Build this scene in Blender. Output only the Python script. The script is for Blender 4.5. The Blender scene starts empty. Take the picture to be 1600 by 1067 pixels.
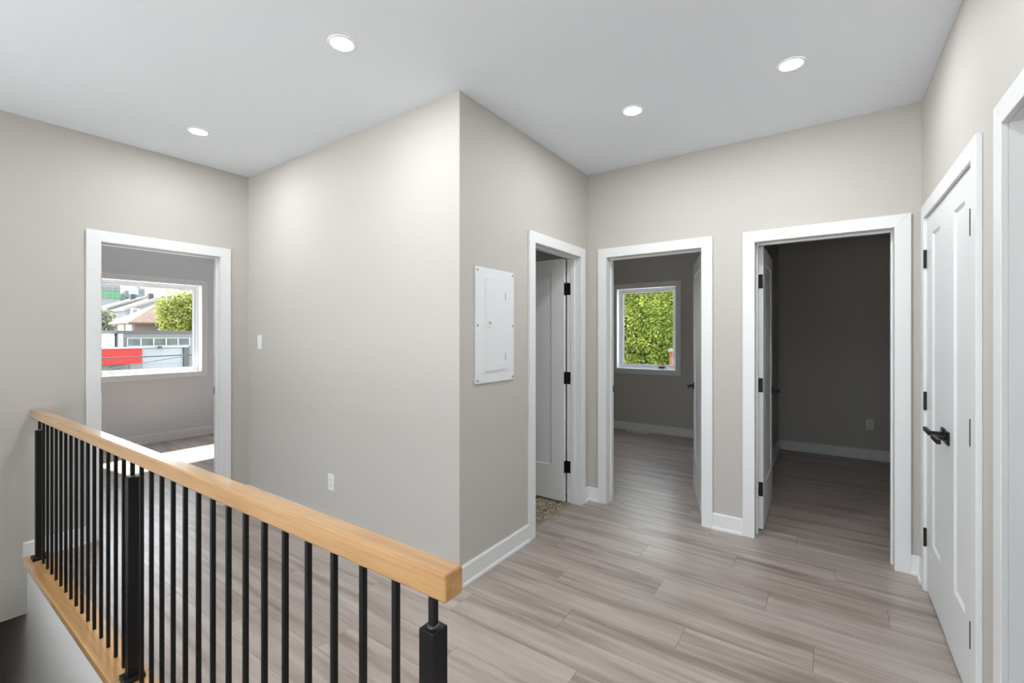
import bpy, bmesh, math, random
from mathutils import Vector, Matrix
random.seed(7)
scene = bpy.context.scene
COL = scene.collection
R = math.radians

# ------------------------------------------------------------------ camera, sky, sun, exposure
CAM_H = 1.394
cam_d = bpy.data.cameras.new('camera')
cam = bpy.data.objects.new('camera', cam_d); COL.objects.link(cam)
cam.location = (0, 0, CAM_H); cam.rotation_euler = (R(90), 0, R(34.97))
cam_d.sensor_width = 36; cam_d.lens = 705.26 / 1600 * 36
cam_d.shift_y = -10.2 / 1600; cam_d.clip_start = 0.03; cam_d.clip_end = 2000
scene.camera = cam
w = bpy.data.worlds.new('sky'); scene.world = w; w.use_nodes = True
bg = w.node_tree.nodes['Background']
bg.inputs['Color'].default_value = (0.83, 0.92, 1.0, 1); bg.inputs['Strength'].default_value = 3.2
sun_d = bpy.data.lights.new('sun_offscreen', 'SUN'); sun_d.energy = 12.0; sun_d.angle = R(0.6); sun_d.color = (1, .965, .91)
sun = bpy.data.objects.new('sun_offscreen', sun_d); COL.objects.link(sun)
sun.rotation_euler = Vector((-0.8, -0.1, 1.0)).to_track_quat('Z', 'Y').to_euler()
sun.location = (-20, -3, 25)
HALL_W = 4.4                            # power of each recessed hall lamp
vs = scene.view_settings
vs.view_transform = 'Standard'; vs.look = 'None'; vs.exposure = 0.95; vs.gamma = 1.0; vs.use_curve_mapping = False

# ------------------------------------------------------------------ helpers
def srgb(r, g, b):
    f = lambda c: (c / 255 / 12.92) if c / 255 <= .04045 else ((c / 255 + .055) / 1.055) ** 2.4
    return (f(r), f(g), f(b), 1)

def mat(name, col, rough=.5, metal=0, spec=.5, bump=None, emit=None, vary=None):
    m = bpy.data.materials.new(name); m.use_nodes = True
    nt = m.node_tree; p = nt.nodes['Principled BSDF']
    p.inputs['Base Color'].default_value = col; p.inputs['Roughness'].default_value = rough
    p.inputs['Metallic'].default_value = metal; p.inputs['Specular IOR Level'].default_value = spec
    if emit:
        p.inputs['Emission Color'].default_value = (1, 1, 1, 1); p.inputs['Emission Strength'].default_value = emit
    tc = nt.nodes.new('ShaderNodeTexCoord')
    if bump:
        n = nt.nodes.new('ShaderNodeTexNoise'); n.inputs['Scale'].default_value = bump[0]; n.inputs['Detail'].default_value = 3
        b = nt.nodes.new('ShaderNodeBump'); b.inputs['Strength'].default_value = bump[1]; b.inputs['Distance'].default_value = .002
        nt.links.new(tc.outputs['Object'], n.inputs['Vector']); nt.links.new(n.outputs['Fac'], b.inputs['Height'])
        nt.links.new(b.outputs['Normal'], p.inputs['Normal'])
    if vary:
        n = nt.nodes.new('ShaderNodeTexNoise'); n.inputs['Scale'].default_value = vary[0]; n.inputs['Detail'].default_value = 4
        mx = nt.nodes.new('ShaderNodeMix'); mx.data_type = 'RGBA'
        mx.inputs[6].default_value = col; mx.inputs[7].default_value = vary[1]
        rp = nt.nodes.new('ShaderNodeMapRange'); rp.inputs[1].default_value = .38; rp.inputs[2].default_value = .62
        nt.links.new(tc.outputs['Object'], n.inputs['Vector']); nt.links.new(n.outputs['Fac'], rp.inputs[0])
        nt.links.new(rp.outputs[0], mx.inputs[0]); nt.links.new(mx.outputs[2], p.inputs['Base Color'])
    return m

def wood(name, cols, scale, rough, spec=.5, streak=3.0, dist=1.2, bumps=.05):
    """streaky procedural wood, grain along X; each object gets its own cut of it"""
    m = bpy.data.materials.new(name); m.use_nodes = True
    nt = m.node_tree; L = nt.links; p = nt.nodes['Principled BSDF']
    p.inputs['Roughness'].default_value = rough; p.inputs['Specular IOR Level'].default_value = spec
    tc = nt.nodes.new('ShaderNodeTexCoord'); oi = nt.nodes.new('ShaderNodeObjectInfo')
    mul = nt.nodes.new('ShaderNodeVectorMath'); mul.operation = 'MULTIPLY'; mul.inputs[1].default_value = (37.0, 11.0, 23.0)
    cmb = nt.nodes.new('ShaderNodeCombineXYZ')
    for i in range(3): L.new(oi.outputs['Random'], cmb.inputs[i])
    L.new(cmb.outputs[0], mul.inputs[0])
    add = nt.nodes.new('ShaderNodeVectorMath'); add.operation = 'ADD'
    L.new(tc.outputs['Object'], add.inputs[0]); L.new(mul.outputs[0], add.inputs[1])
    mp = nt.nodes.new('ShaderNodeMapping'); mp.inputs['Scale'].default_value = scale; L.new(add.outputs[0], mp.inputs['Vector'])
    n1 = nt.nodes.new('ShaderNodeTexNoise'); n1.inputs['Scale'].default_value = 1.0; n1.inputs['Detail'].default_value = 5
    n1.inputs['Roughness'].default_value = .55; n1.inputs['Distortion'].default_value = dist * .3
    L.new(mp.outputs[0], n1.inputs['Vector'])
    mp2 = nt.nodes.new('ShaderNodeMapping'); mp2.inputs['Scale'].default_value = tuple(s * streak for s in scale); L.new(add.outputs[0], mp2.inputs['Vector'])
    n2 = nt.nodes.new('ShaderNodeTexNoise'); n2.inputs['Scale'].default_value = 1.0; n2.inputs['Detail'].default_value = 3
    L.new(mp2.outputs[0], n2.inputs['Vector'])
    mx = nt.nodes.new('ShaderNodeMath'); mx.operation = 'MULTIPLY_ADD'; mx.inputs[1].default_value = .35
    L.new(n2.outputs['Fac'], mx.inputs[0])
    sc = nt.nodes.new('ShaderNodeMath'); sc.operation = 'MULTIPLY'; sc.inputs[1].default_value = .65; L.new(n1.outputs['Fac'], sc.inputs[0])
    L.new(sc.outputs[0], mx.inputs[2])
    # a small tone shift per piece
    ts = nt.nodes.new('ShaderNodeMapRange'); ts.inputs[3].default_value = -.022; ts.inputs[4].default_value = .022
    L.new(oi.outputs['Random'], ts.inputs[0])
    ad2 = nt.nodes.new('ShaderNodeMath'); ad2.operation = 'ADD'; L.new(mx.outputs[0], ad2.inputs[0]); L.new(ts.outputs[0], ad2.inputs[1])
    cr = nt.nodes.new('ShaderNodeValToRGB'); els = cr.color_ramp.elements
    pos = [.33, .45, .55, .68]
    while len(els) < len(cols): els.new(.5)
    for e, c, q in zip(els, cols, pos): e.position = q; e.color = c
    L.new(ad2.outputs[0], cr.inputs[0]); L.new(cr.outputs[0], p.inputs['Base Color'])
    b = nt.nodes.new('ShaderNodeBump'); b.inputs['Strength'].default_value = bumps; b.inputs['Distance'].default_value = .001
    L.new(n2.outputs['Fac'], b.inputs['Height']); L.new(b.outputs[0], p.inputs['Normal'])
    return m

def glass(name):
    m = bpy.data.materials.new(name); m.use_nodes = True
    nt = m.node_tree; nt.nodes.remove(nt.nodes['Principled BSDF'])
    t = nt.nodes.new('ShaderNodeBsdfTransparent'); t.inputs[0].default_value = (.97, .98, .98, 1)
    g = nt.nodes.new('ShaderNodeBsdfGlossy'); g.inputs['Roughness'].default_value = .02
    mx = nt.nodes.new('ShaderNodeMixShader'); mx.inputs[0].default_value = .04
    nt.links.new(t.outputs[0], mx.inputs[1]); nt.links.new(g.outputs[0], mx.inputs[2])
    nt.links.new(mx.outputs[0], nt.nodes['Material Output'].inputs['Surface'])
    return m

def leafmat(name, c1, c2, sc=2.2):
    m = bpy.data.materials.new(name); m.use_nodes = True
    nt = m.node_tree; L = nt.links; nt.nodes.remove(nt.nodes['Principled BSDF'])
    tc = nt.nodes.new('ShaderNodeTexCoord'); n = nt.nodes.new('ShaderNodeTexNoise'); n.inputs['Scale'].default_value = sc; n.inputs['Detail'].default_value = 6
    rp = nt.nodes.new('ShaderNodeMapRange'); rp.inputs[1].default_value = .35; rp.inputs[2].default_value = .65
    mx = nt.nodes.new('ShaderNodeMix'); mx.data_type = 'RGBA'; mx.inputs[6].default_value = c1; mx.inputs[7].default_value = c2
    L.new(tc.outputs['Object'], n.inputs['Vector']); L.new(n.outputs['Fac'], rp.inputs[0]); L.new(rp.outputs[0], mx.inputs[0])
    d = nt.nodes.new('ShaderNodeBsdfDiffuse'); t = nt.nodes.new('ShaderNodeBsdfTranslucent'); ms = nt.nodes.new('ShaderNodeMixShader'); ms.inputs[0].default_value = .42
    L.new(mx.outputs[2], d.inputs[0]); L.new(mx.outputs[2], t.inputs[0]); L.new(d.outputs[0], ms.inputs[1]); L.new(t.outputs[0], ms.inputs[2])
    L.new(ms.outputs[0], nt.nodes['Material Output'].inputs['Surface'])
    return m

def brickmat(name, c1, c2, mortar):
    m = bpy.data.materials.new(name); m.use_nodes = True
    nt = m.node_tree; L = nt.links; p = nt.nodes['Principled BSDF']; p.inputs['Roughness'].default_value = .9
    tc = nt.nodes.new('ShaderNodeTexCoord'); mp = nt.nodes.new('ShaderNodeMapping'); mp.inputs['Rotation'].default_value = (R(90), 0, R(90))
    b = nt.nodes.new('ShaderNodeTexBrick'); b.inputs['Scale'].default_value = 3.0
    b.inputs['Color1'].default_value = c1; b.inputs['Color2'].default_value = c2; b.inputs['Mortar'].default_value = mortar
    L.new(tc.outputs['Object'], mp.inputs[0]); L.new(mp.outputs[0], b.inputs['Vector']); L.new(b.outputs['Color'], p.inputs['Base Color'])
    return m

M = dict(
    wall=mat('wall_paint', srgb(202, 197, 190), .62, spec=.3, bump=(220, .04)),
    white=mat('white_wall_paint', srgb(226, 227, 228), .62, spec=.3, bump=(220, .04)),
    stairw=mat('lit_stair_wall_paint', srgb(226, 222, 217), .62, spec=.3, bump=(220, .04)),  # wall paint lightened to stand in for light missing in the stairwell
    ceil=mat('ceiling_paint', srgb(241, 245, 250), .8, spec=.2, bump=(220, .03)),
    trim=mat('trim_paint', srgb(240, 240, 239), .38, spec=.45),
    door=mat('door_paint', srgb(238, 238, 238), .42, spec=.45),
    plate=mat('white_plastic', srgb(240, 240, 238), .35),
    slot=mat('outlet_slot', srgb(60, 58, 56), .6),
    panel=mat('panel_enamel', srgb(238, 239, 240), .35),
    screw=mat('screw_steel', srgb(150, 148, 145), .4, .6),
    black=mat('black_metal', srgb(13, 13, 14), .45, .0, .35, bump=(90, .05)),
    blackh=mat('black_hardware', srgb(20, 20, 22), .35, .3),
    vinyl=mat('window_vinyl', srgb(244, 245, 246), .35),
    sub=mat('subfloor', srgb(70, 60, 54), .9),
    latchg=mat('latch_grey', srgb(190, 190, 190), .4),
    carpet=mat('bounce_carpet', srgb(226, 224, 220), .95, spec=.1, bump=(400, .3)),  # unseen reflector: carpet added pale so the sun bounces to the ceiling
    lens=mat('lamp_lens', (1, 1, 1, 1), .5, emit=9.0),
    ring=mat('lamp_ring', srgb(245, 245, 245), .4),
    rubber=mat('gasket', srgb(60, 60, 62), .6),
    tile=mat('beige_tile', srgb(186, 174, 148), .5, vary=(14, srgb(172, 160, 134))),
    motif=mat('tile_print', srgb(52, 42, 32), .5, vary=(40, srgb(70, 58, 44))),
    grout=mat('grout', srgb(150, 138, 116), .9),
    strip=mat('threshold_strip', srgb(160, 140, 118), .5),
    glass=glass('window_glass'),
    floor=wood('vinyl_plank', [srgb(138, 124, 115), srgb(164, 150, 141), srgb(181, 168, 160), srgb(197, 186, 178)], (.9, 11, 1), .30, .5),
    oak=wood('varnished_oak', [srgb(184, 132, 74), srgb(200, 150, 92), srgb(210, 162, 104), srgb(218, 172, 116)], (1.4, 26, 26), .34, .5),
)
for nm, cwt, crg in (('oak', .9, .11),):
    pb = M[nm].node_tree.nodes['Principled BSDF']; pb.inputs['Coat Weight'].default_value = cwt; pb.inputs['Coat Roughness'].default_value = crg

class MB:
    """collects boxes, prisms, cylinders; build() links them as one mesh object"""
    def __init__(s): s.v = []; s.f = []
    def box(s, x0, x1, y0, y1, z0, z1):
        i = len(s.v)
        s.v += [(x, y, z) for z in (z0, z1) for y in (y0, y1) for x in (x0, x1)]
        s.f += [tuple(i + k for k in q) for q in ((0, 2, 3, 1), (4, 5, 7, 6), (0, 1, 5, 4), (2, 6, 7, 3), (0, 4, 6, 2), (1, 3, 7, 5))]
        return s
    def prism(s, poly, fn, a, b):
        """poly of 2-D points, fn(p, q, t) -> xyz, extruded from t=a to t=b"""
        i = len(s.v); n = len(poly)
        s.v += [fn(p, q, a) for p, q in poly] + [fn(p, q, b) for p, q in poly]
        s.f += [tuple(range(i + n - 1, i - 1, -1)), tuple(range(i + n, i + 2 * n))]
        s.f += [(i + k, i + (k + 1) % n, i + n + (k + 1) % n, i + n + k) for k in range(n)]
        return s
    def cyl(s, c, r, h, axis='z', n=16, r2=None):
        r2 = r if r2 is None else r2
        pts = [(math.cos(2 * math.pi * k / n), math.sin(2 * math.pi * k / n)) for k in range(n)]
        def at(p, q, t):
            if axis == 'z': return (c[0] + p, c[1] + q, c[2] + t)
            if axis == 'y': return (c[0] + p, c[1] + t, c[2] + q)
            return (c[0] + t, c[1] + p, c[2] + q)
        i = len(s.v)
        s.v += [at(p * r, q * r, 0) for p, q in pts] + [at(p * r2, q * r2, h) for p, q in pts]
        s.f += [tuple(range(i + n - 1, i - 1, -1)), tuple(range(i + n, i + 2 * n))]
        s.f += [(i + k, i + (k + 1) % n, i + n + (k + 1) % n, i + n + k) for k in range(n)]
        return s
    def quad(s, a, b, c, d):
        i = len(s.v); s.v += [a, b, c, d]; s.f.append((i, i + 1, i + 2, i + 3)); return s
    def tube(s, pts, r, n=6):
        i0 = len(s.v)
        for k, p in enumerate(pts):
            p = Vector(p); d = (Vector(pts[min(k + 1, len(pts) - 1)]) - Vector(pts[max(k - 1, 0)])).normalized()
            a = d.cross(Vector((0, 0, 1)) if abs(d.z) < .9 else Vector((1, 0, 0))).normalized(); b = d.cross(a)
            rr = r[k] if isinstance(r, (list, tuple)) else r
            s.v += [tuple(p + (a * math.cos(2 * math.pi * j / n) + b * math.sin(2 * math.pi * j / n)) * rr) for j in range(n)]
        for k in range(len(pts) - 1):
            for j in range(n):
                q = i0 + k * n
                s.f.append((q + j, q + (j + 1) % n, q + n + (j + 1) % n, q + n + j))
        s.f += [tuple(i0 + j for j in range(n))[::-1], tuple(i0 + (len(pts) - 1) * n + j for j in range(n))]
        return s
    def build(s, name, m, parent=None, bevel=0, seg=2, smooth=False, fix=True):
        me = bpy.data.meshes.new(name); me.from_pydata(s.v, [], s.f)
        if bevel or fix:
            bm = bmesh.new(); bm.from_mesh(me)
            if fix: bmesh.ops.recalc_face_normals(bm, faces=bm.faces)
            if bevel:
                es = [e for e in bm.edges if len(e.link_faces) == 2 and e.calc_face_angle() > .5]
                bmesh.ops.bevel(bm, geom=es, offset=bevel, segments=seg, affect='EDGES', profile=.5, clamp_overlap=True)
            bm.to_mesh(me); bm.free()
        me.materials.append(M[m] if isinstance(m, str) else m)
        if smooth:
            for p in me.polygons: p.use_smooth = True
        o = bpy.data.objects.new(name, me); COL.objects.link(o)
        if parent: o.parent = parent
        return o

def tag(o, label=None, cat=None, group=None, kind=None):
    if label: o['label'] = label
    if cat: o['category'] = cat
    if group: o['group'] = group
    if kind: o['kind'] = kind
    return o
def empty(name, loc=(0, 0, 0), rz=0, parent=None):
    o = bpy.data.objects.new(name, None); COL.objects.link(o); o.location = loc; o.rotation_euler = (0, 0, rz)
    o.empty_display_size = .1
    if parent: o.parent = parent
    return o
def struct(o, label, cat): return tag(o, label, cat, kind='structure')
def dup(o, parent=None):
    c = o.copy(); COL.objects.link(c)
    if parent: c.parent = parent
    return c

# ------------------------------------------------------------------ plan of the place (metres)
XL, XD, XR, YB, YF, H = -4.067, -1.665, .445, 1.875, 3.502, 2.744
TI, TF = .115, .14                      # wall thicknesses
YW = 6.43                               # window wall of the two far bedrooms
XW = -7.16                              # window wall of the bright room
YS = .57                                # face of the stairwell wall under the railing
DH = 2.03                               # door opening height
CW = .075                               # casing width
OP_LEFT = (.915, 1.655); OP_BATH = (2.641, 3.346)
OP_B1 = (-1.492, -.755); OP_B2 = (-.410, .324)
OP_CL = (2.313, 3.301); OP_R = (1.16, 1.96)
WIN1 = (1.15, 2.75, .818, 2.150)        # outer casing: along y, z
WIN2 = (-2.651, -1.653, .830, 2.145)    # along x, z
WIN3 = [(-3.95, -.75, .1, 1.5), (-.45, 2.75, .1, 1.5)]  # unseen windows added for daylight, kept low to favour light bounced upwards
WIN4 = (-4.35, -.85, .1, 2.5)  # unseen window added so sun reaches the living floor and bounces

def wall(name, axis, a, b, u0, u1, z0, z1, opens, label, m='wall'):
    """axis 'x': slab a..b in x, running along y"""
    mb = MB()
    def bx(p, q, r, s):
        if q - p < 1e-4 or s - r < 1e-4: return
        mb.box(a, b, p, q, r, s) if axis == 'x' else mb.box(p, q, a, b, r, s)
    cur = u0
    for (p, q, r, s) in sorted(opens):
        bx(cur, p, z0, z1); bx(p, q, s, z1); bx(p, q, z0, r); cur = q
    bx(cur, u1, z0, z1)
    return struct(mb.build(name, m), label, 'wall')

JT = .019
def rough(op): return (op[0] - JT, op[1] + JT, 0, DH + JT)
def rough0(op): return (op[0] - JT, op[1] + JT, 0, DH + JT)
FB = -.33
def wopen(wn): return (wn[0] + CW - .012, wn[1] - CW + .012, wn[2] + CW - .012, wn[3] - CW + .012)
wall('wall_left', 'x', XL - TI, XL, -4.5, 3.4, FB, H, [(OP_LEFT[0] - JT, OP_LEFT[1] + JT, FB, DH + JT), (WIN4[0] + .063, WIN4[1] - .063, WIN4[2] + .063, WIN4[3] - .063)], 'greige wall with the doorway to the sunlit room', 'wall')
wall('wall_center', 'y', YB, YB + TI, XL, XD, 0, H, [], 'plain greige wall holding the light switch')
wall('wall_return', 'x', XD - TI, XD, YB + TI, YF, 0, H, [rough(OP_BATH)], 'greige wall with the breaker panel and bathroom doorway')
wall('wall_far', 'y', YF, YF + TF, -3.7, 2.4, 0, H, [rough(OP_B1), rough(OP_B2)], 'greige end wall with two bedroom doorways')
wall('wall_right', 'x', XR, XR + TI, -.57, YF, 0, H, [rough(OP_CL), rough(OP_R)], 'greige wall with the closet double doors')
wall('wall_partition', 'x', -.62, -.50, YF + TF, YW, 0, H, [], 'greige wall between the two far bedrooms')
wall('wall_bedroom_windows', 'y', YW, YW + .2, -3.7, 2.4, 0, H, [wopen(WIN2)], 'greige bedroom wall with the tree window')
wall('wall_bedroom_left', 'x', -3.8, -3.7, YF, YW + .2, 0, H, [], 'outer side wall of the bedroom with the tree window')
wall('wall_bedroom_right', 'x', 2.4, 2.5, YF, YW + .2, 0, H, [], 'outer side wall of the empty bedroom')
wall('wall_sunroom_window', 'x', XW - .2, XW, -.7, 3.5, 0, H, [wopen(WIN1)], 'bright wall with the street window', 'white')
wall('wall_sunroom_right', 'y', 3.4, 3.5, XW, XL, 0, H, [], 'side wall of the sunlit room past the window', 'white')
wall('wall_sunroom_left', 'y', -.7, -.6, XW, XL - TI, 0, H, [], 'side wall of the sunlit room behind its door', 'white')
wall('wall_stair', 'y', -.57, -.455, -6.0, -.53, -2.9, FB, [], 'lower stairwell wall opposite the railing')
wall('wall_stairwell', 'y', YS, YS + .1, -6.0, -.53, -2.9, -.012, [], 'stairwell side wall below the railing, paint lightened in place of light', 'stairw')
wall('wall_stair_end', 'x', -6.1, -6.0, -.57, .67, -2.9, FB, [], 'end wall at the foot of the stairs', 'stairw')
wall('wall_closet', 'x', 1.15, 1.25, 2.2, YF, 0, H, [], 'back wall inside the closet')
wall('wall_side_room', 'y', 2.1, 2.2, XR + TI, 3.0, 0, H, [], 'wall between the closet and the side room')
wall('wall_side_room_near', 'y', -.57, -.47, XR + TI, 3.0, 0, H, [], 'wall between the side room and the living area')
wall('wall_living_right', 'x', 3.0, 3.1, -4.6, 2.2, 0, H, [], 'right wall of the living area and side room')
wall('wall_living_windows', 'y', -4.6, -4.5, XL - TI, 3.0, FB, H, [(a + .063, b - .063, c + .063, d - .063) for a, b, c, d in WIN3], 'living area wall with two windows added for daylight')
struct(MB().box(XW - .2, 3.1, -4.6, YW + .2, H, H + .1).build('ceiling', 'ceil'), 'smooth white painted ceiling', 'ceiling')

# ------------------------------------------------------------------ floor: slab and planks
slab = MB()
slab.box(XW, XL - TI, -.6, 3.4, FB, -.012)
slab.box(XL - TI, -.53, YS + .1, YB, FB, -.012); slab.box(-.53, XR, -4.5, YB, FB, -.012)
slab.box(XL, -.53, -4.5, -.57, FB, -.012); slab.box(XR, 3.0, -4.5, -.57, FB, -.012)
slab.box(XL - TI, 2.4, YB, YW + .2, FB, -.014); slab.box(XR, 3.0, -.57, YB, FB, -.013)
floor = struct(slab.build('floor', 'sub'), 'greige wood-look plank floor through hall and bedrooms', 'floor')
PW, PL = .1815, 1.22
regions = [(XL, XR, .66, YB), (-.53, XR, -.57, .66), (XD, XR, YB, YF), (XD - .07, XD, OP_BATH[0], OP_BATH[1]),
           (XL - TI, XL, OP_LEFT[0], OP_LEFT[1]), (OP_B1[0], OP_B1[1], YF, YF + TF), (OP_B2[0], OP_B2[1], YF, YF + TF),
           (-3.7, -.62, YF + TF, YW), (-.50, 2.4, YF + TF, YW), (XW, XL - TI, .2, 3.4),
           (XR, XR + TI, OP_R[0], OP_R[1])]
pieces = {}
G = .0006
rows = range(-14, 26)
for k in rows:
    ya, yb = YB + k * PW, YB + (k + 1) * PW
    off = ((k * 0.4143 + .13) % 1.0) * PL
    for (x0, x1, y0, y1) in regions:
        p, q = max(ya, y0), min(yb, y1)
        if q - p < .004: continue
        i0 = math.floor((x0 - off) / PL); i1 = math.ceil((x1 - off) / PL)
        for i in range(i0, i1):
            xa, xb = off + i * PL, off + (i + 1) * PL
            a, b = max(xa, x0), min(xb, x1)
            if b - a < .004: continue
            pieces.setdefault((k, i), []).append((a + (G if a == xa else 0), b - (G if b == xb else 0),
                                                  p + (G if p == ya else 0), q - (G if q == yb else 0)))
for key, bxs in pieces.items():
    mb = MB()
    for (a, b, p, q) in bxs: mb.box(a, b, p, q, -.0118, 0)
    mb.build('plank', 'floor', floor, fix=False)
carpet = MB().box(XL, -.53, -4.5, -.57, -.012, 0).box(-.53, 3.0, -4.5, -.57, -.012, 0)
struct(carpet.build('floor_living', 'carpet'), 'carpet of the living area behind the stairs, added pale to bounce sunlight', 'floor')
carpet = MB().box(XR + TI, 3.0, -.47, 2.1, -.012, 0).box(XR + TI, 1.15, 2.2, YF, -.012, 0).box(XW, XL - TI, -.6, .2, -.012, 0)
struct(carpet.build('floor_side_rooms', 'floor'), 'greige floor of the side room and closet', 'floor')
# stairwell: lower floor, steps, oak cap
struct(MB().box(-6.0, -.53, -.455, YS, -3.0, -2.9).build('floor_lower', 'floor'), 'lower landing floor at the foot of the stairs', 'floor')
st = struct(empty('staircase', (-.53, .06, -2.9)), 'oak and white stairs descending beside the railing', 'stairs')
st['kind'] = 'structure'
for i in range(13):
    zt = -(i + 1) * .2; xa = -i * .262
    MB().box(xa - .29, xa, -.513, .508, 2.9 + zt - .03, 2.9 + zt).build('tread', 'oak', st, bevel=.004)
    MB().box(xa - .018, xa, -.513, .508, 2.9 + zt + .0002, 2.9 + zt + .17).build('riser', 'trim', st)
cap = MB().box(XL + .024, -.50, .545, .66, -.008, .03)
struct(cap.build('trim_1', 'oak', bevel=.004), 'varnished oak cap board under the railing balusters', 'trim')

# ------------------------------------------------------------------ baseboards
BP = [(0, 0), (.024, 0), (.024, .010), (.021, .017), (.015, .021), (.015, .106), (.010, .114), (0, .114)]
def baseboard(name, segs, label):
    mb = MB()
    for (axis, pos, sg, a, b) in segs:
        fn = (lambda p, q, t, pos=pos, sg=sg: (pos + sg * p, t, q)) if axis == 'x' else (lambda p, q, t, pos=pos, sg=sg: (t, pos + sg * p, q))
        mb.prism(BP, fn, a, b)
    return struct(mb.build(name, 'trim'), label, 'baseboard')
co = lambda op: (op[0] - CW, op[1] + CW)
baseboard('baseboard_left', [('x', XL, 1, .552, co(OP_LEFT)[0]), ('x', XL, 1, co(OP_LEFT)[1], YB)], 'white baseboard beside the sunlit room doorway')
baseboard('baseboard_center', [('y', YB, -1, XL, XD + .024)], 'white baseboard along the wall behind the railing')
baseboard('baseboard_return', [('x', XD, 1, YB - .024, co(OP_BATH)[0]), ('x', XD, 1, co(OP_BATH)[1], YF)], 'white baseboard under the breaker panel')
baseboard('baseboard_far', [('y', YF, -1, XD, co(OP_B1)[0]), ('y', YF, -1, co(OP_B1)[1], co(OP_B2)[0]), ('y', YF, -1, co(OP_B2)[1], XR)], 'white baseboard between the two bedroom doorways')
baseboard('baseboard_right', [('x', XR, -1, co(OP_CL)[1], YF), ('x', XR, -1, co(OP_R)[1], co(OP_CL)[0]), ('x', XR, -1, -.57, co(OP_R)[0])], 'white baseboard beside the closet doors')
baseboard('baseboard_bedroom_window', [('y', YW, -1, -3.7, -.62), ('x', -.62, -1, YF + TF, YW)], 'white baseboard below the tree window')
baseboard('baseboard_bedroom_empty', [('y', YW, -1, -.50, 2.4), ('x', -.50, 1, YF + TF, YW)], 'white baseboard around the empty bedroom')
baseboard('baseboard_sunroom', [('x', XW, 1, -.6, 3.4), ('y', 3.4, -1, XW, XL - TI)], 'white baseboard below the street window')

# ------------------------------------------------------------------ doors
def u_frame(mb, w, h, wd, v0, v1, r=0):
    """three mitred boards round an opening 0..w, 0..h"""
    fn = lambda p, q, t: (p, t, q)
    mb.prism([(-r, 0), (-r - wd, 0), (-r - wd, h + r + wd), (-r, h + r)], fn, v0, v1)
    mb.prism([(w + r, 0), (w + r, h + r), (w + r + wd, h + r + wd), (w + r + wd, 0)], fn, v0, v1)
    mb.prism([(-r, h + r), (-r - wd, h + r + wd), (w + r + wd, h + r + wd), (w + r, h + r)], fn, v0, v1)
    return mb

def leaf_mesh(w, side, stile, toprail, botrail, h=DH, name='leaf', gap0=.003, bottom=.012, th=.035):
    """single-panel leaf, hinge edge at x=0, runs along side*x, thickness from y=-th to 0"""
    z0, z1 = bottom, h - .004
    x0, x1 = gap0, w - .003
    rec, bev = .008, .012
    mb = MB()
    A = [(x0, z0), (x1, z0), (x1, z1), (x0, z1)]
    B = [(x0 + stile, z0 + botrail), (x1 - stile, z0 + botrail), (x1 - stile, z1 - toprail), (x0 + stile, z1 - toprail)]
    C = [(B[0][0] + bev, B[0][1] + bev), (B[1][0] - bev, B[1][1] + bev), (B[2][0] - bev, B[2][1] - bev), (B[3][0] + bev, B[3][1] - bev)]
    for (yf, yr) in ((-th, -th + rec), (0, -rec)):
        for k in range(4):
            j = (k + 1) % 4
            mb.quad(*[(side * p, yf, q) for p, q in (A[k], A[j], B[j], B[k])])
            mb.quad((side * B[k][0], yf, B[k][1]), (side * B[j][0], yf, B[j][1]), (side * C[j][0], yr, C[j][1]), (side * C[k][0], yr, C[k][1]))
        mb.quad(*[(side * p, yr, q) for p, q in C])
    for k in range(4):
        j = (k + 1) % 4
        mb.quad((side * A[k][0], -th, A[k][1]), (side * A[j][0], -th, A[j][1]), (side * A[j][0], 0, A[j][1]), (side * A[k][0], 0, A[k][1]))
    return mb

def finish_leaf(o):
    bm = bmesh.new(); bm.from_mesh(o.data); bmesh.ops.remove_doubles(bm, verts=bm.verts, dist=1e-5)
    bmesh.ops.recalc_face_normals(bm, faces=bm.faces); bm.to_mesh(o.data); bm.free()

def lever(mb, x, y, z, ny, dirx):
    """square rose, neck and flat lever on the face y, pointing out along ny, lever along dirx"""
    s = .029
    ya, yb = sorted((y, y + ny * .009)); mb.box(x - s, x + s, ya, yb, z - s, z + s)
    mb.cyl((x, min(y + ny * .008, y + ny * .055), z), .0105, .047, 'y', 12)
    ya, yb = sorted((y + ny * .043, y + ny * .058))
    xa, xb = sorted((x - dirx * .012, x + dirx * .125))
    mb.box(xa, xb, ya, yb, z - .010, z + .010)
    return mb

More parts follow.
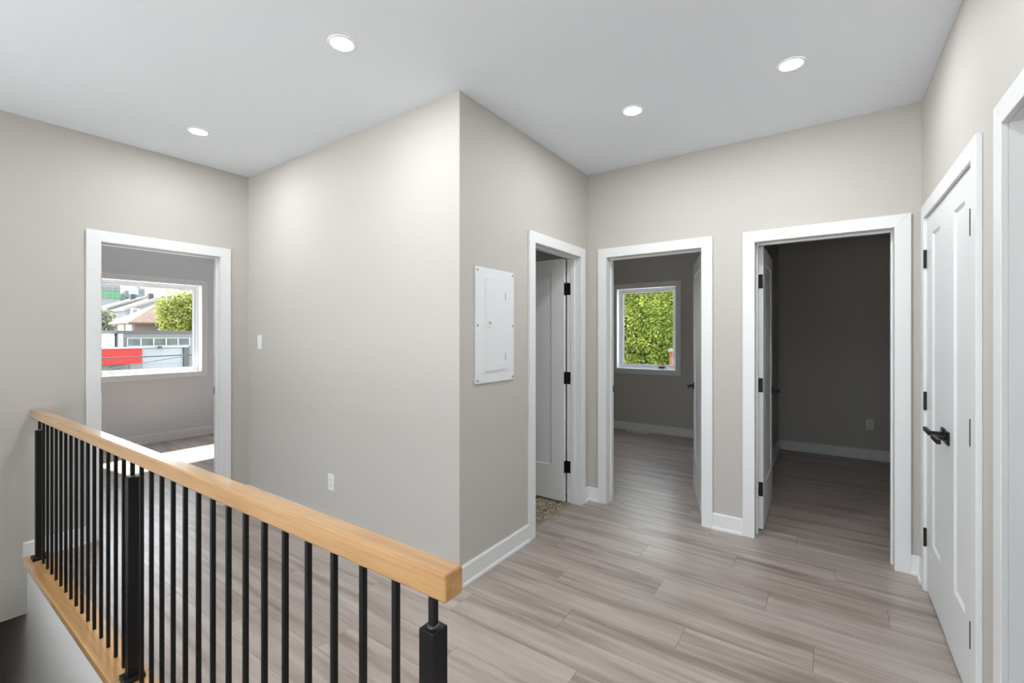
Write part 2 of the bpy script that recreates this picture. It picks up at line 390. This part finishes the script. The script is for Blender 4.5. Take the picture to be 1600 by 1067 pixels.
def door_unit(n, loc, rz, w, t, label, hinge, angle, both=True, handle=True):
    root = struct(empty('door_%d' % n, loc, rz), label, 'door')
    mb = MB(); u_frame(mb, w, DH, CW, -.018, 0); mb.build('casing', 'trim', root, bevel=.0018, seg=1)
    if both:
        mb = MB(); u_frame(mb, w, DH, CW, t, t + .018, .008); mb.build('casing', 'trim', root, bevel=.0018, seg=1)
    mb = MB(); u_frame(mb, w, DH, JT - .001, 0, t); mb.build('jamb', 'trim', root)
    fn = lambda p, q, tt: (p, tt, q)
    s0, s1 = t - .037 - .035, t - .037
    mb = MB(); d = .010
    mb.box(.0002, d, s0, s1, 0, DH - .0002); mb.box(w - d, w - .0002, s0, s1, 0, DH - .0002); mb.box(d, w - d, s0, s1, DH - d, DH - .0002)
    mb.build('door_stop', 'trim', root, bevel=.0015, seg=1)
    side = 1 if hinge == 0 else -1
    lw = w
    lf = leaf_mesh(lw, side, .12, .105, .285).build('leaf', 'door', root, fix=False)
    finish_leaf(lf)
    lf.location = (0 if hinge == 0 else w, t + .009, 0); lf.rotation_euler = (0, 0, side * R(angle))
    hb = MB()
    hx = side * (lw - .065)
    lever(hb, hx, -.035, .935, -1, -side); lever(hb, hx, 0, .935, 1, -side)
    hb.build('lever_handle', 'blackh', lf, bevel=.0015, seg=1)
    hz = (.296, 1.036, 1.776)
    for z in hz:
        hbm = MB(); px = 0 if hinge == 0 else w
        hbm.cyl((px - side * .0, t + .0055, z - .05), .0065, .1, 'z', 10)
        hbm.cyl((px, t + .0055, z - .054), .0045, .108, 'z', 8)
        xa, xb = sorted((px - side * .0, px + side * .0022)); hbm.box(xa, xb, t - .032, t + .001, z - .05, z + .05)
        hbm.build('hinge', 'blackh', root)
        hp = MB(); xa, xb = sorted((side * .0008, side * .0034)); hp.box(xa, xb, -.033, .002, z - .05, z + .05)
        hp.build('hinge_plate', 'blackh', lf)
    sp = MB(); px = w if hinge == 0 else 0
    xa, xb = sorted((px, px - side * .0015)); sp.box(xa, xb, t - .034, t - .002, .905, .965)
    sp.build('strike_plate', 'blackh', root)
    return root

door_unit(1, (XL, OP_LEFT[0], 0), R(90), OP_LEFT[1] - OP_LEFT[0], TI, 'white door standing open into the sunlit room', 0, 90)
door_unit(2, (XD, OP_BATH[0], 0), R(90), OP_BATH[1] - OP_BATH[0], TI, 'white door open over the patterned bathroom tiles', 1, 90, both=False)
door_unit(3, (OP_B1[0], YF, 0), 0, OP_B1[1] - OP_B1[0], TF, 'white door open into the bedroom with the tree window', 1, 72.5)
door_unit(4, (OP_B2[0], YF, 0), 0, OP_B2[1] - OP_B2[0], TF, 'white door open into the empty bedroom with one outlet', 0, 90.5)

# closet: two narrow leaves, flush near the hall side
cw = OP_CL[1] - OP_CL[0]
cl = struct(empty('door_5', (XR, OP_CL[1], 0), R(-90)), 'white double closet doors with two black levers', 'door')
u_frame(MB(), cw, DH, CW, -.018, 0).build('casing', 'trim', cl, bevel=.0018, seg=1)
u_frame(MB(), cw, DH, JT - .001, 0, TI).build('jamb', 'trim', cl)
MB().box(.0002, .01, .045, .08, 0, DH - .0002).box(cw - .01, cw - .0002, .045, .08, 0, DH - .0002).box(.01, cw - .01, .045, .08, DH - .01, DH - .0002).build('door_stop', 'trim', cl)
for hs in (0, 1):
    side = 1 if hs == 0 else -1
    lf = leaf_mesh(cw / 2, side, .147, .105, .29).build('leaf', 'door', cl, fix=False); finish_leaf(lf)
    lf.location = (0 if hs == 0 else cw, .032 - hs * .002, 0)
    hb = lever(MB(), side * (cw / 2 - .05), -.035, .935, -1, -side)
    hb.build('lever_handle', 'blackh', lf, bevel=.0015, seg=1)
    for z in (.296, 1.036, 1.806):
        hk = MB().cyl((side * .001, -.0435, z - .05), .0068, .1, 'z', 10); hk.build('hinge', 'blackh', lf)

# side doorway near the camera
sw = OP_R[1] - OP_R[0]
sd = struct(empty('door_6', (XR, OP_R[1], 0), R(-90)), 'white cased doorway next to the closet doors', 'door')
u_frame(MB(), sw, DH, CW, -.018, 0).build('casing', 'trim', sd, bevel=.0018, seg=1)
u_frame(MB(), sw, DH, CW, TI, TI + .018).build('casing', 'trim', sd, bevel=.0018, seg=1)
u_frame(MB(), sw, DH, JT - .001, 0, TI).build('jamb', 'trim', sd)
MB().box(.0002, .01, .045, .08, 0, DH - .0002).box(sw - .01, sw - .0002, .045, .08, 0, DH - .0002).box(.01, sw - .01, .045, .08, DH - .01, DH - .0002).build('door_stop', 'trim', sd)

# ------------------------------------------------------------------ windows
def ring(mb, a, b, c, d, wd, v0, v1):
    """picture-frame of four mitred boards, outer a..b by c..d"""
    fn = lambda p, q, t: (p, t, q)
    O = [(a, c), (b, c), (b, d), (a, d)]; I = [(a + wd, c + wd), (b - wd, c + wd), (b - wd, d - wd), (a + wd, d - wd)]
    for k in range(4):
        j = (k + 1) % 4; mb.prism([O[k], O[j], I[j], I[k]], fn, v0, v1)
    return mb

def window_unit(n, loc, rz, wdt, z0, z1, depth, label, crank=False, wall_t=.2):
    root = struct(empty('window_%d' % n, loc, rz), label, 'window')
    a, b, c, d = 0, wdt, z0, z1
    ring(MB(), a, b, c, d, CW, -.018, 0).build('casing', 'trim', root, bevel=.0018, seg=1)
    i = CW - .006
    ring(MB(), a + i - .006 + .0005, b - i + .006 - .0005, c + i - .006 + .0005, d - i + .006 - .0005, .012, 0, depth).build('window_jamb', 'trim', root)
    j = i + .003
    ring(MB(), a + j, b - j, c + j, d - j, .032, depth, wall_t - .02).build('window_frame', 'vinyl', root, bevel=.002, seg=1)
    k = j + .0325
    sa = ring(MB(), a + k, b - k, c + k, d - k, .030, depth + .012, depth + .052).build('sash', 'vinyl', root, bevel=.003, seg=1)
    g = k + .030
    ring(MB(), a + g, b - g, c + g, d - g, .004, depth + .024, depth + .036).build('gasket', 'rubber', root)
    MB().box(a + g + .001, b - g - .001, c + g + .001, d - g - .001, depth + .028, depth + .033).build('pane', 'glass', root)
    if crank:
        h = MB(); cx = b - .30; zc = c + k + .004
        h.box(cx - .03, cx + .05, depth - .014, depth + .012, zc - .02, zc - .004)
        h.tube([(cx - .02, depth - .02, zc - .004), (cx + .02, depth - .03, zc + .004), (cx + .075, depth - .03, zc)], .006, 8)
        h.build('crank_handle', 'rubber', root)
    return root
window_unit(1, (XW, WIN1[0], 0), R(90), WIN1[1] - WIN1[0], WIN1[2], WIN1[3], .095, 'white framed window looking over rooftops and a red shop fascia')
window_unit(2, (WIN2[0], YW, 0), 0, WIN2[1] - WIN2[0], WIN2[2], WIN2[3], .075, 'white casement window filled with green tree leaves', True)
for n, (a, b, c, d) in enumerate(WIN3):
    window_unit(3 + n, (b, -4.5, 0), R(180), b - a, c, d, .02, 'large white framed window, added out of view in the living area for daylight', wall_t=.1)

window_unit(5, (XL, WIN4[0], 0), R(90), WIN4[1] - WIN4[0], WIN4[2], WIN4[3], .02, 'large white framed side window, added out of view in the living area for sunlight', wall_t=.115)

# ------------------------------------------------------------------ bathroom tiles
bath = struct(MB().box(XL, XD - .072, YB + TI, YF, -.0139, -.009).build('floor_bathroom', 'grout'), 'beige patterned tile floor inside the bathroom doorway', 'floor')
MB().box(XD - .075, XD - .068, OP_BATH[0], OP_BATH[1], -.012, .002).build('threshold', 'strip', bath)
TS = .2
tproto = None; mproto = None
def arc(mb, cx, cy, r, wd, a0, a1, n=8, z=.0004):
    for k in range(n):
        t0, t1 = a0 + (a1 - a0) * k / n, a0 + (a1 - a0) * (k + 1) / n
        P = lambda rr, t: (cx + rr * math.cos(t), cy + rr * math.sin(t), z)
        mb.quad(P(r - wd, t0), P(r + wd, t0), P(r + wd, t1), P(r - wd, t1))
def petal(mb, cx, cy, ang, ln, wd, z=.0004):
    c, s = math.cos(ang), math.sin(ang)
    f = lambda u, v: (cx + u * c - v * s, cy + u * s + v * c, z)
    mb.quad(f(0, 0), f(ln * .55, -wd), f(ln, 0), f(ln * .55, wd))
mo = MB()
for k in range(8): petal(mo, 0, 0, k * math.pi / 4, .034 if k % 2 else .026, .0065)
for k in range(4):
    a = k * math.pi / 2 + math.pi / 4; c, s = math.cos(a), math.sin(a)
    arc(mo, .098 * (1 if c > 0 else -1), .098 * (1 if s > 0 else -1), .052, .0042, a + math.pi - math.pi / 4, a + math.pi + math.pi / 4)
    for q in (-1, 1):
        arc(mo, .052 * c - q * .022 * s, .052 * s + q * .022 * c, .016, .0038, a - q * .4, a + q * 4.0)
        petal(mo, .07 * c - q * .03 * s, .07 * s + q * .03 * c, a + q * 1.2, .026, .006)
    petal(mo, .085 * c * 1.2, .085 * s * 1.2, a + math.pi, .03, .006)
    b = k * math.pi / 2; arc(mo, .097 * math.cos(b), .097 * math.sin(b), .018, .0032, b + math.pi - 1.5, b + math.pi + 1.5)
ty = YB + TI
while ty < YF:
    tx = XD - .077
    while tx > XL + .2 and tx > -3.0:
        y1 = min(ty + TS, YF)
        if y1 - ty > .19:
            if tproto is None:
                tproto = MB().box(-TS + .001, -.001, .001, TS - .001, -.009, 0).build('tile', 'tile', bath); tproto.location = (tx, ty, 0)
                mproto = mo.build('motif', 'motif', tproto, fix=False); mproto.location = (-TS / 2, TS / 2, 0)
            else:
                t_ = dup(tproto, bath); t_.location = (tx, ty, 0); dup(mproto, t_)
        tx -= TS
    ty += TS

# ------------------------------------------------------------------ stair railing
YR = .605
rz = lambda x: .970 + (x + .554) * .0112               # the rail dips a little towards the wall
rail = tag(empty('stair_railing', (-2.26, YR, .03)), 'black metal baluster railing with varnished oak handrail ending at the left wall', 'railing')
def at_rail(o): o.location = (2.26, -YR, -.03); return o
hp = MB(); x0, x1 = XL + .002, -.552
prof = [(-.0215, -.047), (-.0175, -.052), (.0215, -.052), (.0265, -.047), (.0265, -.003), (.0235, 0), (-.0175, 0), (-.0215, -.004)]
i = 0
for (a, bz, sc) in ((x0, rz(x0), 1), (x1 - .003, rz(x1), 1), (x1, rz(x1), .90)):
    hp.v += [(a, YR + p * sc, bz + (q + .026) * sc - .026) for p, q in prof]
n = len(prof)
for s_ in range(2):
    for k in range(n): hp.f.append((s_ * n + k, s_ * n + (k + 1) % n, s_ * n + n + (k + 1) % n, s_ * n + n + k))
hp.f += [tuple(range(n)), tuple(range(2 * n, 3 * n))]
at_rail(hp.build('handrail', 'oak', rail))
PX = (-3.94, -2.262, -.602)
for px in PX:
    top = rz(px) - .118; s = .019
    po = at_rail(MB().box(px - s, px + s, YR - s, YR + s, .03, top).build('newel_post', 'black', rail, bevel=.0015, seg=1))
    c = .034
    cb = MB().box(px - c, px + c, YR - c, YR + c, .03, .05); cb.build('base_collar', 'black', po, bevel=.002, seg=1)
    MB().box(px - .0065, px + .0065, YR - .0065, YR + .0065, top, rz(px) - .05).build('post_pin', 'black', po)
    MB().cyl((px, YR, top), .0105, .004, 'z', 14).build('pin_collar', 'screw', po)
bs = .0060
for a, b in ((PX[0], PX[1]), (PX[1], PX[2])):
    for k in range(1, 16):
        bx = a + (b - a) * k / 16
        at_rail(MB().box(bx - bs, bx + bs, YR - bs, YR + bs, .03, rz(bx) - .05).build('baluster', 'black', rail))

rail2 = dup(rail); rail2.location = (-2.26, -.515, 0); rail2['label'] = 'matching black railing across the stairwell on the living side'
for ch in list(rail.children):
    c_ = dup(ch, rail2)
    for g in ch.children: dup(g, c_)

# ------------------------------------------------------------------ wall fittings
def plate(name, loc, rz_, kind, label, cat):
    root = tag(empty(name, loc, rz_), label, cat)                  # local: x along wall, y out of wall, z up
    MB().box(-.035, .035, 0, .005, -.0575, .0575).build('cover_plate', 'plate', root, bevel=.0015, seg=1)
    if kind == 'switch':
        MB().box(-.0165, .0165, .005, .007, -.033, .033).build('rocker', 'plate', root, bevel=.0008, seg=1)
    else:
        fc = MB().box(-.0165, .0165, .005, .0065, -.033, .033).build('receptacle', 'plate', root)
        sl = MB()
        for z in (-.018, .018):
            sl.box(-.0085, -.006, .0065, .0067, z - .004, z + .005).box(.006, .0085, .0065, .0067, z - .004, z + .005).cyl((0, .0065, z - .010), .0025, .0002, 'y', 8)
        sl.build('slots', 'slot', fc)
    return root
plate('light_switch', (-3.868, YB, 1.335), R(180), 'switch', 'white rocker light switch on the wall behind the railing', 'switch')
plate('wall_outlet', (-2.861, YB, .36), R(180), 'outlet', 'white wall outlet low on the wall behind the railing', 'outlet')
plate('wall_outlet', (.386, YW, .391), R(180), 'outlet', 'white wall outlet in the empty bedroom', 'outlet')

ep = tag(empty('breaker_panel', (XD, 2.195, 1.45), R(90)), 'white metal breaker panel screwed to the hall wall', 'electrical panel')
# local: x along +Y, y = -X (into wall) so negative y is out of the wall
cv = MB().box(-.193, .193, -.010, 0, -.341, .341).build('cover', 'panel', ep, bevel=.002, seg=1)
dr = MB().box(-.104, .102, -.0165, -.0101, -.270, .274).build('panel_door', 'panel', ep, bevel=.0012, seg=1)
ring(MB(), -.109, .107, -.277, .281, .005, -.0135, -.0101).build('door_surround', 'panel', ep)
lt = MB().box(-.092, -.050, -.0205, -.0166, -.010, .036).build('latch', 'plate', dr, bevel=.001, seg=1)
MB().box(-.084, -.058, -.0220, -.0206, .004, .024).build('latch_slide', 'latchg', lt)
for z in (-.19, .185): MB().box(.088, .093, -.0190, -.0166, z - .022, z + .022).build('hinge_slot', 'latchg', dr)
for x in (-.176, .176):
    for z in (-.322, 0, .322):
        MB().cyl((x, -.0125, z), .006, .0024, 'y', 10).build('screw', 'screw', ep)

vt = tag(empty('floor_vent', (-2.24, 6.33, 0)), 'white slotted floor register below the tree window', 'vent')
ring(MB(), -.16, .16, -.055, .055, .016, 0, .004)
fr = MB()
for (a, b, c, d) in ((-.16, .16, -.055, -.038), (-.16, .16, .038, .055), (-.16, -.143, -.038, .038), (.143, .16, -.038, .038)): fr.box(a, b, c, d, .0002, .005)
fr.build('register_frame', 'plate', vt)
for k in range(12):
    x = -.132 + k * .024; MB().box(x - .007, x + .007, -.038, .038, .0006, .004).build('slat', 'plate', vt)

# ------------------------------------------------------------------ ceiling lights
def ceiling_light(x, y, power, label, group='round recessed ceiling lights', spread=180, lamp='lamp'):
    root = tag(empty('ceiling_light', (x, y, H)), label, 'ceiling light', group)
    rg = MB(); n = 32
    for (r0, z0, r1, z1) in ((.050, -.002, .052, -.006), (.052, -.006, .060, -.005), (.060, -.005, .062, -.0002)):
        for k in range(n):
            a, b = 2 * math.pi * k / n, 2 * math.pi * (k + 1) / n
            P = lambda r, t, z: (r * math.cos(t), r * math.sin(t), z)
            rg.quad(P(r0, a, z0), P(r0, b, z0), P(r1, b, z1), P(r1, a, z1))
    rg.build('trim_ring', 'ring', root, smooth=True)
    MB().cyl((0, 0, -.004), .0505, .0035, 'z', 32).build('lens', 'lens', root)
    ld = bpy.data.lights.new(lamp, 'AREA'); ld.shape = 'DISK'; ld.size = .10; ld.energy = power; ld.color = (.92, .965, 1.0); ld.spread = R(spread)
    lo = bpy.data.objects.new(lamp, ld); COL.objects.link(lo); lo.parent = root; lo.location = (0, 0, -.0075)
    return root
ceiling_light(-1.841, 1.26, HALL_W, 'recessed ceiling light over the middle of the railing')
ceiling_light(-3.417, 1.26, HALL_W, 'recessed ceiling light close to the sunlit room doorway')
ceiling_light(-.961, 2.64, HALL_W, 'recessed ceiling light in front of the bathroom doorway')
ceiling_light(-.149, 2.64, HALL_W, 'recessed ceiling light beside the closet doors')
ceiling_light(-.265, 1.26, HALL_W, 'recessed ceiling light above the railing end', lamp='lamp_offscreen')   # next in the row of the railing lights
# ------------------------------------------------------------------ outside
def ex(r, g, b, k=.37):
    c = srgb(r, g, b); return (c[0] * k, c[1] * k, c[2] * k, 1)
GZ = -3.6
M.update(
    asphalt=mat('bounce_paving', srgb(186, 186, 186), .9, vary=(.3, srgb(200, 200, 198))),  # unseen ground made pale to throw light up through the windows
    stucco=mat('grey_stucco', ex(150, 148, 146), .9, bump=(30, .2)),
    pale=mat('pale_stucco', ex(196, 196, 194), .9),
    whitew=mat('white_cladding', ex(226, 226, 224, .75), .8),
    fascia=mat('dark_fascia', ex(84, 88, 90), .7),
    red=mat('red_fascia', ex(196, 60, 54, .34), .7, spec=.2),
    gdoor=mat('pale_blue_door', ex(180, 188, 190, .34), .6),
    glassd=mat('dark_glass', ex(88, 98, 100), .15, vary=(1.5, ex(116, 126, 118))),
    brick=brickmat('brown_brick', ex(132, 98, 82), ex(118, 86, 72), ex(150, 130, 118)),
    obrick=brickmat('orange_brick', ex(176, 92, 62), ex(160, 80, 54), ex(170, 140, 120)),
    roofb=mat('brown_shingles', ex(148, 120, 106), .95, vary=(3, ex(132, 106, 94))),
    roofg=mat('pale_roof', ex(186, 180, 172, .27), .9),
    siding=mat('grey_siding', ex(150, 148, 150), .9),
    beige=mat('beige_render', ex(160, 150, 140), .9),
    green=mat('green_panel', ex(72, 150, 84), .7),
    concrete=mat('grey_concrete', ex(146, 150, 152), .9),
    cable=mat('cable_black', ex(40, 42, 44), .6),
    bark=mat('bark', ex(84, 70, 58), .95, vary=(6, ex(64, 54, 46))),
    leaf1=leafmat('leaf_green', ex(74, 100, 44, .55), ex(176, 186, 92, .55), 2.4),
    leaf2=leafmat('leaf_yellow_green', ex(128, 142, 66, .6), ex(200, 202, 120, .6), 1.2),
    leaf3=leafmat('leaf_grey_green', ex(120, 130, 104, .5), ex(180, 184, 160, .5), 1.2),
)
struct(MB().box(-420, 60, -120, 160, GZ - .2, GZ).build('ground', 'asphalt'), 'concrete paving outside the building, made pale to bounce daylight up', 'ground')

# grey garage building straight across the street
GX = -40
b = tag(empty('garage_building', (GX - 6, 13.4, GZ)), 'grey flat-roofed garage building with a pale blue door', 'building')
def part(root, name, m, mb, bevel=0):
    o = mb.build(name, m, root, bevel=bevel); o.location = (-root.location.x, -root.location.y, -root.location.z); return o
part(b, 'wall', 'stucco', MB().box(GX - 12, GX, 9.9, 17.2, GZ, 1.50))
part(b, 'roof_edge', 'fascia', MB().box(GX - 12.1, GX + .15, 9.82, 17.3, 1.50, 1.70))
part(b, 'corner_pilaster', 'pale', MB().box(GX, GX + .12, 9.9, 10.16, GZ, 1.5))
part(b, 'window_band', 'pale', MB().box(GX, GX + .10, 10.36, 14.16, .56, 1.20))
for k in range(5):
    y = 10.43 + k * .745
    w_ = part(b, 'window', 'glassd', MB().box(GX + .1, GX + .112, y, y + .66, .655, 1.14))
    part(b, 'mullion', 'pale', MB().box(GX + .1, GX + .15, y + .66, y + .745, .60, 1.18))
part(b, 'lintel', 'pale', MB().box(GX, GX + .16, 10.5, 14.05, .46, .60))
gd = None
for k in range(7):
    z1 = .43 - k * .575
    part(b, 'door_section', 'gdoor', MB().box(GX, GX + .06, 11.25, 13.70, z1 - .565, z1))
part(b, 'door_post', 'fascia', MB().box(GX, GX + .2, 13.72, 14.05, GZ, .46))
part(b, 'door_post', 'stucco', MB().box(GX, GX + .2, 10.5, 11.22, GZ, .46))
part(b, 'wall_lamp', 'fascia', MB().box(GX + .16, GX + .40, 12.1, 12.32, .40, .58), bevel=.03)

b = tag(empty('white_building', (-48, 6.5, GZ)), 'plain white flat-roofed building beside the grey garage', 'building')
part(b, 'wall', 'whitew', MB().box(-55, -40.3, 3, 9.81, GZ, 1.48)); part(b, 'roof_edge', 'concrete', MB().box(-55.1, -40.2, 2.9, 9.81, 1.48, 1.58))

b = tag(empty('red_shop', (-35, 6.4, GZ)), 'low shop with a red fascia above dark windows', 'building')
part(b, 'wall', 'stucco', MB().box(-38, -32.6, 3.5, 8.55, GZ, .45))
part(b, 'fascia', 'red', MB().box(-33.0, -32, 3.5, 8.99, -.235, .64))
part(b, 'fascia_cap', 'pale', MB().box(-33.05, -31.95, 3.45, 9.0, .64, .69))
for k in range(6):
    y = 8.45 - k * .75; part(b, 'shop_window', 'glassd', MB().box(-32.6, -32.55, y - .66, y, -2.8, -.30))

# brown hip-roofed house
b = tag(empty('brick_house', (-65, 21, GZ)), 'brown brick house with a tan hip roof', 'house')
part(b, 'wall', 'brick', MB().box(-66, -60, 16.2, 25, GZ, 2.75))
hr = MB(); e = [(-59.5, 15.6, 2.72), (-59.5, 25.6, 2.72), (-66.6, 25.6, 2.72), (-66.6, 15.6, 2.72)]
r1, r2 = (-63, 19.6, 5.3), (-63, 21.6, 5.3)
hr.v = e + [r1, r2] + [(x, y, z - .16) for x, y, z in e]
hr.f = [(0, 1, 5, 4), (2, 3, 4, 5), (3, 0, 4), (1, 2, 5), (0, 6, 7, 1), (1, 7, 8, 2), (2, 8, 9, 3), (3, 9, 6, 0), (6, 9, 8, 7)]
part(b, 'roof', 'roofb', hr)
for x in (-61.6, -64.2): part(b, 'side_window', 'whitew', MB().box(x - .9, x + .9, 16.12, 16.2, 1.2, 2.5)); part(b, 'pane', 'glassd', MB().box(x - .7, x + .1, 16.09, 16.12, 1.35, 2.4))

# two terraced units with slanting roofs behind
def slant_house(X, ya, za, yb, zb, depth, label, win):
    b = tag(empty('slant_roof_house', (X - depth / 2, (ya + yb) / 2, GZ)), label, 'house')
    fn = lambda p, q, t: (t, p, q)
    part(b, 'wall', 'siding', MB().prism([(ya + .4, GZ), (yb - .3, GZ), (yb - .3, zb - .5), (ya + .4, za - .3)], fn, X - depth, X))
    part(b, 'roof', 'roofg', MB().prism([(ya, za - .45), (yb, zb - .45), (yb, zb), (ya, za)], fn, X - depth - .3, X + .6))
    part(b, 'chimney', 'fascia', MB().box(X - 3, X - 2.2, ya + (yb - ya) * .72, ya + (yb - ya) * .72 + .8, za + (zb - za) * .7, zb + .5))
    y, z = win
    part(b, 'window_frame', 'whitew', MB().box(X, X + .12, y - .2, y + 1.15, z - 1.6, z + .25)); part(b, 'window', 'glassd', MB().box(X + .12, X + .15, y + .15, y + .8, z - 1.5, z + .05))
    part(b, 'balcony', 'whitew', MB().box(X + .1, X + 1.2, y - 2.6, y + .1, z - 2.5, z - 1.7))
    return b
slant_house(-112, 25.8, 6.6, 32.0, 9.1, 9, 'grey terraced house under the far slanted roof', (26.9, 5.4))
slant_house(-104, 26.5, 6.2, 32.6, 8.9, 6, 'grey terraced house under the near slanted roof', (27.7, 6.0))

# far blocks of flats
def block(X, ya, yb, zt, label, m, bands, rows_, cols_):
    b = tag(empty('apartment_block', (X - 6, (ya + yb) / 2, GZ)), label, 'building')
    part(b, 'wall', m, MB().box(X - 12, X, ya, yb, GZ, zt))
    for (z0, z1, mm) in bands: part(b, 'panel_band', mm, MB().box(X, X + .4, ya, yb, z0, z1))
    n = 0
    for r in range(rows_):
        z = zt - 1.9 - r * 3.0
        for c in range(cols_):
            y = ya + (yb - ya) * (c + .5) / cols_
            part(b, 'window', 'glassd', MB().box(X + .4, X + .5, y - .75, y + .75, z - .8, z + .7))
    part(b, 'roof_plant', 'concrete', MB().box(X - 8, X - 3, ya + (yb - ya) * .4, ya + (yb - ya) * .6, zt, zt + 1.8))
block(-260, 52, 65.3, 23.6, 'far apartment block with bright green panels', 'concrete', [(17.6, 20.6, 'green')], 2, 5)
block(-270, 67.5, 74.5, 20.8, 'far lower apartment block with a green base', 'concrete', [(15.5, 18.6, 'green')], 2, 3)
block(-290, 80, 82.8, 25.5, 'slim far tower beyond the slanted roofs', 'concrete', [], 2, 1)
block(-255, 72.4, 79.5, 18.3, 'far beige apartment block behind the slanted roofs', 'beige', [], 1, 3)
block(-300, 88, 99, 19.5, 'hazy far apartment block left of the street tree', 'concrete', [], 1, 4)

# cables over the street
for (name, pts, r, lab) in (('utility_cable', ((-22, -6, .95), (-22, 5, .53), (-22, 16, 1.0)), .028, 'thick black cable slung across the street view'),
                            ('utility_cable', ((-24.5, 3.5, -.6), (-23.6, 8.0, .42), (-22.8, 16, 1.3)), .016, 'thin black cable joining the thick one')):
    P = [Vector(p) for p in pts]; cs = []
    for k in range(25):
        t = k / 24; cs.append(tuple((2 * (t - .5) * (t - 1)) * P[0] + (4 * t * (1 - t)) * P[1] + (2 * t * (t - .5)) * P[2]))
    tag(MB().tube(cs, r).build(name, 'cable', smooth=True), lab, 'cable')

# trees
def tree(loc, crown_z, rad, n, size, m, label, seed, name='street_tree', blobs=26):
    rnd = random.Random(seed)
    root = tag(empty(name, loc), label, 'tree')
    tk = MB()
    h = crown_z
    tk.tube([(0, 0, 0), (.05, .03, h * .35), (-.05, .04, h * .7), (0, 0, h)], [rad[0] * .085, rad[0] * .07, rad[0] * .055, rad[0] * .03], 8)
    tk.build('trunk', 'bark', root, smooth=True)
    centres = []
    for k in range(blobs):
        a = rnd.uniform(0, 2 * math.pi); u = rnd.uniform(-1, 1); q = math.sqrt(1 - u * u); f = rnd.uniform(.35, .8)
        c = Vector((rad[0] * f * q * math.cos(a), rad[1] * f * q * math.sin(a), h + rad[2] * f * u)); centres.append((c, rnd.uniform(.30, .5)))
    br = MB()
    for (c, _) in centres[:10]:
        s0 = Vector((0, 0, h * .6)); br.tube([tuple(s0), tuple(s0.lerp(c, .5) + Vector((0, 0, .2))), tuple(c)], [rad[0] * .03, rad[0] * .02, rad[0] * .008], 5)
    br.build('branches', 'bark', root, smooth=True)
    V, F = [], []
    for k in range(n):
        c, fr = rnd.choice(centres)
        d = Vector((rnd.gauss(0, 1), rnd.gauss(0, 1), rnd.gauss(0, 1))).normalized() * (rnd.random() ** .4)
        p = c + Vector((d.x * rad[0] * fr, d.y * rad[1] * fr, d.z * rad[2] * fr))
        nrm = (d + Vector((rnd.gauss(0, .6), rnd.gauss(0, .6), rnd.gauss(.3, .6)))).normalized()
        a = nrm.cross(Vector((rnd.gauss(0, 1), rnd.gauss(0, 1), rnd.gauss(0, 1)))).normalized(); b2 = nrm.cross(a)
        s = size * rnd.uniform(.7, 1.3); i = len(V)
        V += [tuple(p - a * s), tuple(p + b2 * s * .45), tuple(p + a * s), tuple(p - b2 * s * .45)]; F.append((i, i + 1, i + 2, i + 3))
    fm = MB(); fm.v, fm.f = V, F
    fo = fm.build('foliage', m, root, fix=False); fo['kind'] = 'stuff'
    return root
tree((-56, 20.3, GZ), 6.4, (2.6, 3.4, 4.4), 16000, .17, 'leaf2', 'yellow-green street tree beside the brown hip roof', 1)
tree((-76, 17.3, GZ), 5.8, (2.2, 1.9, 3.0), 3000, .22, 'leaf3', 'pale grey-green tree left of the hip-roofed house', 2)
tree((-5.6, 15.6, GZ), 5.2, (3.2, 2.6, 4.4), 60000, .055, 'leaf1', 'dense green tree close outside the bedroom window', 3, blobs=46)
tree((-7.2, 22.5, GZ), 6.0, (4.6, 3.0, 5.2), 22000, .12, 'leaf1', 'green tree standing behind the one at the bedroom window', 4, blobs=40)
b = tag(empty('brick_outbuilding', (-1.0, 11.4, GZ)), 'orange brick outbuilding corner beside the bedroom window tree', 'building')
part(b, 'wall', 'obrick', MB().box(-3.07, 2, 10.9, 12.0, GZ, 1.0)); part(b, 'coping', 'stucco', MB().box(-3.1, 2.03, 10.87, 12.03, 1.0, 1.06))
